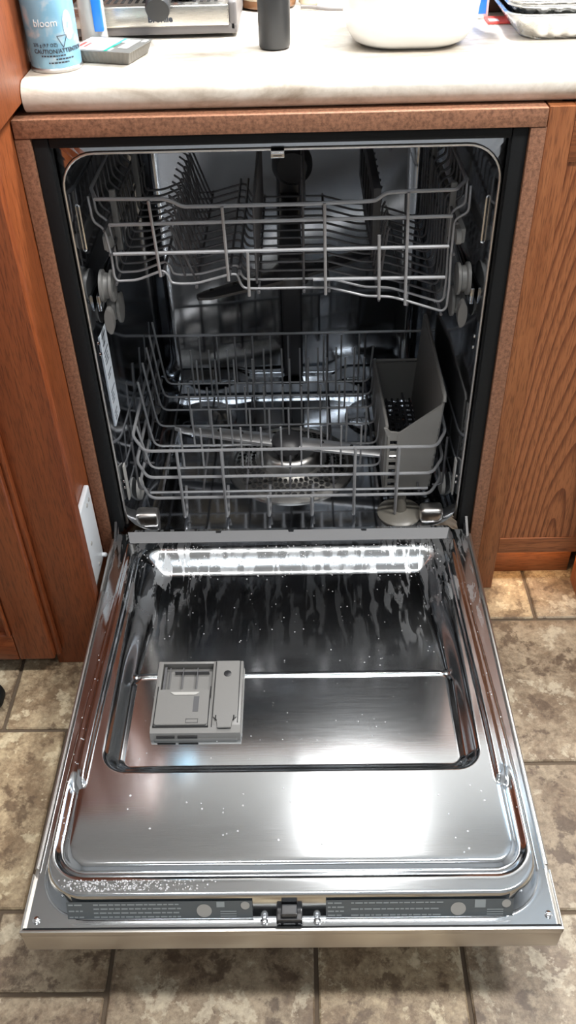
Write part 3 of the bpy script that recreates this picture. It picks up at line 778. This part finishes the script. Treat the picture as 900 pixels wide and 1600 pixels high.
# droplets left on the sheet
rnd = random.Random(9); bm = bmesh.new()
def drop(x, v, r):
    z = _lookup(x, v); n = 8; c = Vector((x, -v, z-.0001))
    r1 = [bm.verts.new(c+Vector((r*math.cos(2*PI*k/n), r*math.sin(2*PI*k/n), 0))) for k in range(n)]
    r2 = [bm.verts.new(c+Vector((.7*r*math.cos(2*PI*k/n), .7*r*math.sin(2*PI*k/n), .4*r))) for k in range(n)]
    tp = bm.verts.new(c+Vector((0, 0, .55*r)))
    for k in range(n):
        bm.faces.new((r1[k], r1[(k+1) % n], r2[(k+1) % n], r2[k])); bm.faces.new((r2[k], r2[(k+1) % n], tp))
for _ in range(420):
    drop(rnd.uniform(-.235, .235), rnd.triangular(.075, .130, .085), rnd.uniform(.0005, .0014))
for _ in range(90): drop(rnd.uniform(-.23, .23), rnd.uniform(.14, .31), rnd.uniform(.0005, .0011))
for _ in range(60): drop(rnd.uniform(-.20, .22), rnd.uniform(.33, .47), rnd.uniform(.0005, .001))
for _ in range(34): drop(rnd.uniform(-.22, .24), rnd.uniform(.51, .60), rnd.uniform(.0008, .0018))
for _ in range(380): drop(rnd.triangular(-.262, -.08, -.23), rnd.uniform(.629, .642), rnd.uniform(.0004, .0012))
for _ in range(50): drop(rnd.choice((-1, 1))*rnd.uniform(.268, .276), rnd.uniform(.1, .58), rnd.uniform(.0006, .0012))
dr = obj('water_droplets', bm, 'water', door, True); dr['kind'] = 'stuff'

# ------------------------------------------------------------------ upper dish rack
up = thing('upper_dish_rack', 'upper grey wire dish rack with wavy floor pushed inside the dishwasher', 'dish rack', (0, .25, .54))
WAVE = [(-.261, .702), (-.260, .667), (-.246, .657), (-.242, .613), (-.243, .587), (-.240, .579), (-.211, .580), (-.181, .591), (-.172, .594), (-.165, .586), (-.163, .575), (-.151, .573), (-.126, .573), (-.077, .586), (-.067, .586), (-.063, .571), (-.058, .564), (-.037, .563), (.028, .563), (.064, .563), (.117, .548), (.137, .547), (.154, .546), (.177, .539), (.230, .521), (.236, .527), (.237, .558), (.235, .603), (.235, .655), (.239, .662), (.253, .669), (.252, .705)]
bm = bmesh.new(); tube(bm, fillet([(x, 0, z) for x, z in WAVE], .008, 3), .0019, 6)
wme = bpy.data.meshes.new('cross_wire'); bmesh.ops.recalc_face_normals(bm, faces=bm.faces[:]); bm.to_mesh(wme); bm.free(); wme.polygons.foreach_set('use_smooth', [True]*len(wme.polygons))
wme.materials.append(M['wire']); wme2 = wme.copy(); wme2.materials.clear(); wme2.materials.append(M['wire_shaded'])
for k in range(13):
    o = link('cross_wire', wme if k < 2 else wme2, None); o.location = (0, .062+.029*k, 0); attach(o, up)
UY = .057; r1 = .0027
wire('front_rail', [(-.250, UY, .700), (-.158, UY, .698), (-.149, UY, .695), (-.134, UY, .687), (.034, UY, .687), (.118, UY, .689), (.126, UY, .690), (.140, UY, .700), (.167, UY, .701), (.232, UY, .702), (.250, UY+.03, .704), (.252, .43, .704), (-.261, .43, .704), (-.261, UY+.03, .704), (-.250, UY, .700)], r1, up, fr=.006)
wire('front_rail', [(-.238, UY, .664), (.231, UY, .666)], r1, up, fr=0)
wire('front_rail', [(-.238, UY, .622), (.230, UY, .623)], r1, up, fr=0)
wire('front_rail', [(.041, UY, .578), (.229, UY, .577)], r1, up, fr=0)
for x0, z0, x1, z1 in ((-.179, .698, -.175, .589), (-.081, .687, -.079, .580), (-.050, .622, -.051, .556), (.057, .689, .059, .556), (.132, .643, .136, .547), (.169, .701, .174, .537)):
    wire('upright', [(x0, UY-.004, z0), (x1, UY-.004, z1)], .0023, up, fr=0)
# lengthwise wires under the waves, and raised ridges
for x, z in ((-.240, .577), (-.172, .590), (-.126, .570), (-.077, .589), (-.064, .589), (-.037, .560), (.028, .560), (.064, .560), (.136, .544), (.177, .536), (.228, .519)):
    wire('long_wire', [(x, .055, z), (x, .425, z)], .0022, up, 'wire_shaded', 6, 0)
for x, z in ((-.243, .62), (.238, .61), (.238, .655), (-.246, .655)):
    wire('long_wire', [(x, .058, z), (x, .425, z)], .0022, up, 'wire_shaded', 6, 0)
# folding tine rows
def tines(x, z, lean, h, ys, name='tine', mat='wire_shaded'):
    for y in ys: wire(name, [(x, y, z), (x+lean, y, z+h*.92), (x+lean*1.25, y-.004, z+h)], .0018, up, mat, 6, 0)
tines(-.128, .572, -.030, .095, [.075+.027*k for k in range(13)])
tines(-.145, .572, -.012, .075, [.088+.027*k for k in range(12)])
tines(.136, .547, .010, .10, [.075+.03*k for k in range(12)])
tines(-.040, .565, .0, .115, [.075+.022*k for k in range(16)])
tines(.028, .565, .0, .115, [.075+.10*k for k in range(4)])
wire('divider_bar', [(-.040, .07, .68), (-.040, .41, .68)], .0024, up, 'wire_shaded', 6, 0)
for x, zt in ((.030, .68), ): wire('divider_bar', [(x, .07, zt), (x, .41, zt)], .0024, up, 'wire_shaded', 6, 0)
# plastic height adjusters at both sides
for s in (-1, 1):
    xa, xb = sorted((s*.244, s*.235))
    box('adjuster', 'grey_plastic', up, xa, xb, .115, .122, .602, .690, .0015)
    box('adjuster', 'grey_plastic', up, xa, xb, .32, .327, .602, .690, .0015)
    box('side_bracket', 'light_plastic', up, *sorted((s*.258, s*.250)), .09, .36, .612, .634, .003)
    turned('bracket_wheel', [(.011, 0), (.011, .007), (.005, .009)], (s*.247-.004, .085, .625), 'light_plastic', up, 20, 'X')
# cup shelf folded up at right
cs = box('cup_shelf', 'dark_plastic', up, .126, .137, .10, .40, .600, .690, .002)
for k in range(5): box('shelf_slot', 'hole', cs, .1255, .1265, .13+.05*k, .16+.05*k, .62, .67, 0)

# ------------------------------------------------------------------ lower dish rack
lo = thing('lower_dish_rack', 'lower grey wire dish rack with rows of upright tines inside the dishwasher', 'dish rack', (0, .25, .16))
LY = .050
for z, xl, xr in ((.284, -.237, .241), (.229, -.2385, .2385), (.184, -.2385, .2375)):
    wire('rail', [(-.263, .43, z), (-.263, .094, z), (xl, LY, z), (xr, LY, z), (.261, .092, z), (.261, .43, z)], .0027, lo, fr=.012)
wire('rail', [(-.263, .43, .284), (.261, .43, .284)], .0027, lo, fr=0)
wire('floor_wire', [(-.240, .058, .190), (.235, .058, .190)], .0024, lo, fr=0)
for x, z0 in ((-.184, .2865), (-.111, .2865), (-.038, .186), (.0365, .186), (.1085, .2865), (.180, .2865)):
    wire('upright', [(x, LY-.005, z0), (x, LY-.005, .142), (x+.002, LY+.010, .139), (x+.003, LY+.030, .186)], .0026, lo, fr=.008)
# U-shaped cross wires and their tines
ROWS = [(.124, .085, .0), (.190, .080, .013), (.253, .085, .002), (.307, .110, .015), (.352, .105, .0), (.400, .105, .012)]
for y, h, off in ROWS:
    wire('floor_wire', [(-.261, y, .330 if y > .18 else .283), (-.252, y, .225), (-.247, y, .192), (.158, y, .190), (.163, y, .27)], .0021, lo, fr=.014)
    x = -.187+off
    while x < .150:
        wire('tine', [(x, y, .191), (x, y, .191+h)], .0018, lo, 'wire', 6, 0); x += .0345
for x in (-.22, -.15, -.075, .0, .075, .15, .22):
    wire('floor_wire', [(x, .055, .186), (x, .43, .186), (x, .43, .284)], .0021, lo, 'wire_shaded', 6, .01)
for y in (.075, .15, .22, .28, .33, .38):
    for s in (-1, 1): wire('side_wire', [(s*.262, y, .284), (s*.262, y, .184), (s*.245, y, .184)], .0020, lo, 'wire_shaded', 6, .01)
for s in (-1, 1):
    for y in (.10, .36):
        turned('wheel', [(.020, 0), (.020, -s*.006), (.012, -s*.009)], (s*.270, y, .166), 'light_plastic', lo, 24, 'X')

# ------------------------------------------------------------------ silverware basket
bk = thing('silverware_basket', 'grey plastic silverware basket with slanted front in the lower rack', 'basket', (.205, .22, .17))
BY = .078
bm = bmesh.new()
prism(bm, [(.180, .170), (.180, .291), (.184, .292), (.247, .344), (.250, .347), (.238, .172)], BY, BY+.004, 'XZ')
# wrapped corners with open slots between ribs
prism(bm, [(.163, .285), (.157, .301), (.162, .300), (.168, .293), (.180, .2915), (.180, .278), (.165, .278)], BY+.0005, BY+.0045, 'XZ')
for i in range(8):
    z = .172+.0148*i; abox(bm, .166, .181, BY+.0006, BY+.004, z, z+.006)
abox(bm, .164, .168, BY, BY+.02, .168, .285)
obj('front_panel', bm, 'basket_plastic', bk, 30)
bm = bmesh.new()
for i in range(10):
    z = .180+.0135*i; abox(bm, .2385+(z-.18)*.055, .2425+(z-.18)*.055, BY+.004, BY+.02, z, z+.006)
obj('corner_ribs', bm, 'basket_plastic', bk)
bm = bmesh.new(); prism(bm, [(BY+.004, .170), (.362, .170), (.362, .262), (BY+.03, .300), (BY+.004, .300)], .160, .164, 'YZ'); obj('side_wall', bm, 'basket_plastic', bk)
bm = bmesh.new(); prism(bm, [(.239, .170), (.243, .170), (.255, .357), (.250, .357)], BY+.010, .362, 'XZ'); obj('side_wall', bm, 'basket_plastic', bk)
wire('rim', [(.2525, BY+.004, .348), (.2535, BY+.012, .357), (.2535, .362, .357), (.2485, .366, .258), (.162, .366, .258), (.162, .358, .264), (.162, BY+.03, .302), (.162, BY+.004, .302)], .0030, bk, 'basket_plastic', 8, .008)
bm = bmesh.new(); prism(bm, [(.160, .170), (.243, .170), (.2485, .255), (.160, .255)], .360, .364, 'XZ'); obj('back_panel', bm, 'basket_plastic', bk)
bm = bmesh.new()
for i in range(7): abox(bm, .164+.0115*i, .168+.0115*i, BY+.004, .36, .1705, .1745)
for i in range(17): abox(bm, .163, .241, BY+.008+.016*i, BY+.013+.016*i, .1708, .1742)
obj('floor_grid', bm, 'dark_plastic', bk)

# ------------------------------------------------------------------ things on the counter
CTO = CT+.0006
# aerosol can
cx, cy, R = -.2765, .085, .0312
t = thing('aerosol_can', 'light blue aerosol spray can with caution print beside the wooden cabinet', 'spray can', (cx, cy, CTO))
turned('body', [(R-.0005, .004), (R, .006), (R, .165), (R-.001, .167)], (cx, cy, CTO), 'can', t, 48)
turned('rim', [(R-.004, 0), (R+.0008, 0), (R+.001, .003), (R-.0005, .0045)], (cx, cy, CTO), 'can_rim', t, 48)
turned('shoulder', [(R-.0005, .167), (R-.002, .172), (.022, .185), (.014, .188)], (cx, cy, CTO), 'can_rim', t, 40)
turned('cap', [(.0235, .184), (.0245, .187), (.0245, .215), (.022, .219), (.008, .220)], (cx, cy, CTO), 'white_card', t, 40)
def on_can(a0, z):
    def f(x, y, zz):
        a = a0 + x/(R+.0006); rr = R+.0004+zz
        return Vector((math.sin(a)*rr, -math.cos(a)*rr, y+z))+Vector((cx, cy, CTO))
    return f
for body, size, a0, z, al, mt, bold in (('bloom', .0115, .05, .0505, 'CENTER', 'white_card', 0), ('275 g (9.7 OZ)', .0052, -.10, .0290, 'CENTER', 'ink', 0), ('CAUTION/ATTENTION', .0066, .48, .0215, 'CENTER', 'ink', .0001)):
    link('print', text_mesh(body, size, on_can(a0, z), al, bold), mt, t)
bm = bmesh.new(); f = on_can(.62, .027)
for a, b_ in (((-.0065, .013), (.0065, .013)), ((.0065, .013), (0, 0)), ((0, 0), (-.0065, .013))):
    tube(bm, [f(a[0]+(b_[0]-a[0])*k/4, a[1]+(b_[1]-a[1])*k/4, 0) for k in range(5)], .00035, 5)
obj('warning_triangle', bm, 'ink', t)
rnd = random.Random(3)
for z, a, n in ((.0178, -.30, 9), (.0140, .25, 6), (.0102, -.05, 7)):      # rows of print too small to read
    f = on_can(a, z); bm = bmesh.new(); x = 0
    for k in range(n):
        wl = rnd.uniform(.0016, .0042)
        bm.faces.new([bm.verts.new(f(u, v, .0001)) for u, v in ((x, 0), (x+wl, 0), (x+wl, .0017), (x, .0017))]); x += wl+.0008
    obj('fine_print', bm, 'ink', t)['kind'] = 'stuff'
# rose-coloured picture on the can's edge
bm = bmesh.new(); f = on_can(.95, .05)
v = [bm.verts.new(f(.007*math.cos(2*PI*k/16), .016*math.sin(2*PI*k/16), .0001)) for k in range(16)]; bm.faces.new(v); obj('flower_print', bm, 'white_card', t)

# clear bottle with a blue strip
bx, by = -.2445, .186
t = thing('plastic_bottle', 'clear plastic bottle with a blue strip behind the blue spray can', 'bottle', (bx, by, CTO))
turned('body', [(.014, 0), (.0175, .003), (.017, .02), (.0165, .10), (.010, .125), (.008, .14)], (bx, by, CTO), 'clear', t, 36)
box('strip', 'blue', t, bx+.004, bx+.016, by-.019, by-.0105, CTO+.020, CTO+.09, .002)
turned('cap', [(.010, .138), (.010, .16), (.006, .163)], (bx, by, CTO), 'white_card', t, 24)

# tray pack with printed foil lid
t = thing('tray_pack', 'small grey plastic tray pack with printed foil lid', 'package', (-.215, .135, CTO))
def pk(u, v, z):      # local frame: u along the long side, v across
    a = -.30; u *= .90; v *= .95; return Vector((-.213+u*math.cos(a)-v*math.sin(a), .122+u*math.sin(a)+v*math.cos(a), CTO+z*.72))
bm = bmesh.new()
def prect(hu, hv, z, n=26):
    out = []
    for sx, sy, ex, ey in ((-1, -1, 1, -1), (1, -1, 1, 1), (1, 1, -1, 1), (-1, 1, -1, -1)):
        for k in range(n):
            s = k/n; q = 1-(.018 if (k % 2 and z < .02) else 0)
            out.append(pk((sx+(ex-sx)*s)*hu*q, (sy+(ey-sy)*s)*hv*q, z))
    return out
loft(bm, [prect(.040, .030, 0), prect(.041, .031, .002), prect(.0455, .035, .0195), prect(.0475, .037, .0205)], True, False)
obj('tray', bm, 'pack_grey', t)
bm = bmesh.new(); loft(bm, [prect(.0478, .0373, .0205), prect(.0478, .0373, .0212)], True, True); fl = obj('foil_lid', bm, 'foil_lid', t)
def pq(name, mat, u0, u1, v0, v1):
    bm = bmesh.new(); bm.faces.new([bm.verts.new(pk(u, v, .0216)) for u, v in ((u0, v0), (u1, v0), (u1, v1), (u0, v1))]); obj(name, bm, mat, fl)
pq('print_block', 'white_card', -.046, .006, -.033, .030); 
for a in ((.006, .0115, -.036, -.004, 'green'), (.006, .0115, -.004, .030, 'teal'), (-.042, -.036, -.024, .004, 'red'), (-.032, -.028, -.022, .0, 'red'), (.020, .034, -.018, .026, 'white_card'), (.0115, .018, .010, .026, 'white_card'), (.038, .045, .018, .030, 'white_card'), (.012, .016, -.034, -.020, 'white_card')):
    bm = bmesh.new(); bm.faces.new([bm.verts.new(pk(u, v, .0219)) for u, v in ((a[0], a[2]), (a[1], a[2]), (a[1], a[3]), (a[0], a[3]))]); obj('print_block', bm, a[4], fl)

# espresso machine: base with drip tray, tower behind, portafilter in front
mx0, mx1, my0 = -.262, -.056, .212
t = thing('espresso_machine', 'stainless espresso machine with drip tray and dark portafilter handle', 'coffee machine', (-.16, .33, CTO))
box('base', 'machine_grey', t, mx0-.02, mx1, my0+.008, .56, CTO+.003, CTO+.018, .004, 3)
bm = bmesh.new(); abox(bm, mx1-.012, mx1-.0005, my0+.004, .40, CTO+.006, CTO+.043, .004, 3); abox(bm, mx0-.02, mx1-.001, my0+.004, my0+.010, CTO+.004, CTO+.018, .002, 2)
obj('tray_frame', bm, 'machine_grey', t, 35)
dp = box('drip_tray_front', 'machine_steel', t, mx0-.018, mx1-.011, my0+.001, my0+.02, CTO+.014, CTO+.040, .003, 3)
bm = bmesh.new(); abox(bm, mx0-.018, mx1-.011, my0+.018, .40, CTO+.030, CTO+.038)
gr = obj('drip_grille', bm, 'machine_steel', t)
bm = bmesh.new()
for i in range(20): abox(bm, mx0-.012+.0098*i, mx0-.0075+.0098*i, my0+.03, .385, CTO+.038, CTO+.0384)
obj('grille_slots', bm, 'hole', gr)
link('nameplate', text_mesh('Breville', .0108, lambda x, y, z: Vector((-.176+x*1.02, my0+.0006-z, CTO+.0205+y)), 'LEFT', .00045), 'ink', dp)
box('tower', 'machine_steel', t, mx0-.018, mx1-.004, .40, .55, CTO+.019, CTO+.30, .008, 3)
box('head', 'machine_steel', t, mx0-.018, mx1-.004, .27, .40, CTO+.19, CTO+.30, .008, 3)
turned('group_head', [(.032, .19), (.032, .165), (.036, .162), (.036, .15), (.02, .148)], (-.165, .335, CTO), 'chrome', t, 32)
bm = bmesh.new(); tube(bm, [(-.165, .31, CTO+.13), (-.160, .255, CTO+.088), (-.1575, .215, CTO+.062), (-.1565, .178, CTO+.043), (-.1562, .174, CTO+.0415)], [.008, .010, .0135, .0165, .0150], 24)
obj('portafilter_handle', bm, 'tumbler', t, 50)
turned('portafilter_basket', [(.034, .148), (.034, .125), (.028, .115), (.01, .113)], (-.165, .335, CTO), 'chrome', t, 32)
for (x, y, r, lab) in ((-.128, .262, .019, 'small steel cup on the espresso drip tray next to the portafilter handle'), (-.092, .287, .017, 'small steel cup at the right end of the espresso drip tray')):
    o = turned('steel_cup', [(r*.8, 0), (r*.95, .002), (r, .008), (r*1.02, .05), (r*.96, .05), (r*.94, .006), (r*.2, .004)], (x, y, CTO+.0388), 'chrome', None, 32)
    tag(o, lab, 'cup', 'steel cups on the drip tray')

# black tumbler
t = thing('black_tumbler', 'tall matt black cylindrical tumbler standing on the counter', 'tumbler', (-.0055, .153, CTO))
turned('body', [(.0175, 0), (.0198, .0015), (.0205, .005), (.0212, .10), (.0220, .20), (.0220, .215)], (-.0055, .153, CTO), 'tumbler', t, 40)
turned('lid', [(.0228, .215), (.0230, .218), (.0230, .245), (.020, .25), (.006, .251)], (-.0055, .153, CTO), 'blackgloss', t, 40)

# wrapped brown jar, and its smaller neighbour, behind the tumbler
t = thing('brown_jar', 'brown glass jar with cream wrapping behind the black tumbler', 'jar', (-.02, .405, CTO))
turned('base', [(.036, 0), (.043, .003), (.044, .010), (.043, .013)], (-.02, .405, CTO), 'brown_glass', t, 40)
turned('wrapping', [(.043, .013), (.045, .025), (.044, .08), (.030, .10), (.02, .105)], (-.02, .405, CTO), 'cream', t, 20)
turned('lid', [(.031, .10), (.031, .12), (.01, .122)], (-.02, .405, CTO), 'brown_glass', t, 36)
o = turned('cream_pouch', [(.012, 0), (.016, .004), (.017, .03), (.012, .06), (.006, .066)], (.043, .408, CTO), 'cream', None, 14); tag(o, 'small cream pouch between the brown jar and the grey cord', 'pouch')
o = wire('power_cord', [(.030, .375, CTO+.0035), (.045, .372, CTO+.0035), (.066, .356, CTO+.0035), (.095, .351, CTO+.0035), (.15, .36, CTO+.0035), (.24, .44, CTO+.0035), (.26, .60, CTO+.0035)], .003, None, 'machine_grey', 8, .03); tag(o, 'thin grey power cord lying behind the white tub', 'cord')

# white tub
def srect(cx, cy, hx, hy, r, z, n=8): return [(x, y, z) for x, y in rrect(cx-hx, cx+hx, cy-hy, cy+hy, r, n)]
t = thing('white_tub', 'glossy white rounded plastic tub standing on the counter', 'tub', (.171, .185, CTO))
bm = bmesh.new(); a = (.169, .179)
loft(bm, [srect(*a, .056, .050, .040, CTO), srect(*a, .063, .057, .044, CTO+.0010), srect(*a, .073, .067, .048, CTO+.007), srect(*a, .0815, .0755, .052, CTO+.020), srect(*a, .0850, .079, .052, CTO+.040), srect(*a, .091, .083, .052, CTO+.085), srect(*a, .095, .087, .052, CTO+.088), srect(*a, .095, .087, .052, CTO+.092), srect(*a, .088, .080, .048, CTO+.092), srect(*a, .084, .076, .046, CTO+.030), srect(*a, .070, .062, .04, CTO+.006)], True, True)
obj('bowl', bm, 'white_ceramic', t, 45)
for s in (-1, 1): box('grip', 'white_ceramic', t, *sorted((a[0]+s*.092, a[0]+s*.108)), a[1]-.03, a[1]+.03, CTO+.084, CTO+.091, .003, 3)

# carton behind, and a dark block standing in for shaded wall
t = thing('blue_box', 'blue and white printed carton behind the white tub', 'box', (.262, .31, CTO))
box('carton', 'white_card', t, .228, .293, .285, .325, CTO, CTO+.16, .001)
cb = box('blue_face', 'blue', t, .2285, .2895, .2842, .285, CTO+.006, CTO+.155, 0)
bm = bmesh.new()
for z in (.0245, .0285, .0325): abox(bm, .262, .286, .2836, .2842, CTO+z, CTO+z+.0022)
obj('print_lines', bm, 'white_card', cb)
t = thing('shaded_wall_block', 'added dark brown block standing for shaded wall between the blue box and the foil pans', 'box', (.33, .36, CTO))
box('carton', 'shaded_wall_brown', t, .296, .40, .325, .42, CTO, CTO+.12, .001)  # added block, its dark brown stands for shadow on the wall
box('flap', 'shaded_wall_brown', t, .296, .40, .325, .372, CTO+.12, CTO+.122, .0005)
t = thing('red_packet', 'flat red and white packet lying beside the foil pans', 'packet', (.306, .262, CTO))
box('packet', 'red', t, .287, .327, .248, .284, CTO, CTO+.003, .001)
box('white_band', 'white_card', t, .290, .303, .252, .266, CTO+.003, CTO+.0035, 0)

# foil pans
def foil_pan(name, cx, cy, hx, hy, z0, h, label, flutes=True):
    t = thing(name, label, 'foil pan', (cx, cy, CTO+z0), 'stacked foil pans on the counter')
    bm = bmesh.new()
    def ring(f, z, amp):
        base = rrect(cx-hx*f, cx+hx*f, cy-hy*f, cy+hy*f, .03*f, 6)
        # resample densely for flutes
        P = [Vector((x, y)) for x, y in base]; L = []
        for i in range(len(P)):
            p, q = P[i], P[(i+1) % len(P)]; n = max(1, int((q-p).length/.0032))
            for k in range(n): L.append(p+(q-p)*k/n)
        out = []
        for i, p in enumerate(L):
            c = Vector((cx, cy)); s = 1+amp*math.sin(i*1.05)
            out.append((c.x+(p.x-c.x)*s, c.y+(p.y-c.y)*s, CTO+z))
        return out
    R0 = ring(.80, z0, 0); n = len(R0)
    def match(rg): return [rg[int(i*len(rg)/n)] for i in range(n)]
    am = .010 if flutes else 0
    loft(bm, [R0, match(ring(.82, z0+.003, am)), match(ring(.97, z0+h-.004, am)), match(ring(.985, z0+h-.001, 0)), match(ring(.965, z0+h-.001, 0)), match(ring(.94, z0+h-.006, am)), match(ring(.80, z0+.0045, 0))], True, True)
    obj('pan', bm, 'foil', t, 60)
    rg = match(ring(1.0, z0+h, 0)); bm = bmesh.new(); tube(bm, rg, .0023, 8, closed=True); obj('rolled_rim', bm, 'foil', t, 60)
foil_pan('foil_pan', .415, .232, .120, .088, 0, .030, 'silver foil pan at the bottom of the stack on the counter')
foil_pan('foil_pan', .417, .234, .120, .088, .0105, .030, 'silver foil pan second from the bottom of the stack')
foil_pan('foil_pan', .414, .233, .121, .089, .0165, .030, 'silver foil pan third from the bottom of the stack')
foil_pan('foil_pan', .416, .235, .121, .089, .0225, .030, 'silver foil pan on top of the stack')

# dark rubber caster at the very left on the floor
t = thing('caster_wheel', 'black rubber wheel on the floor at the left edge below the cabinet', 'wheel', (-.485, -.245, 0))
turned('tyre', [(.010, -.012), (.025, -.012), (.028, -.008), (.028, .008), (.025, .012), (.010, .012)], (-.484, -.245, .0282), 'black', t, 32, 'Y')
turned('hub', [(.004, -.014), (.011, -.013), (.011, .013), (.004, .014)], (-.484, -.245, .0282), 'machine_grey', t, 20, 'Y')
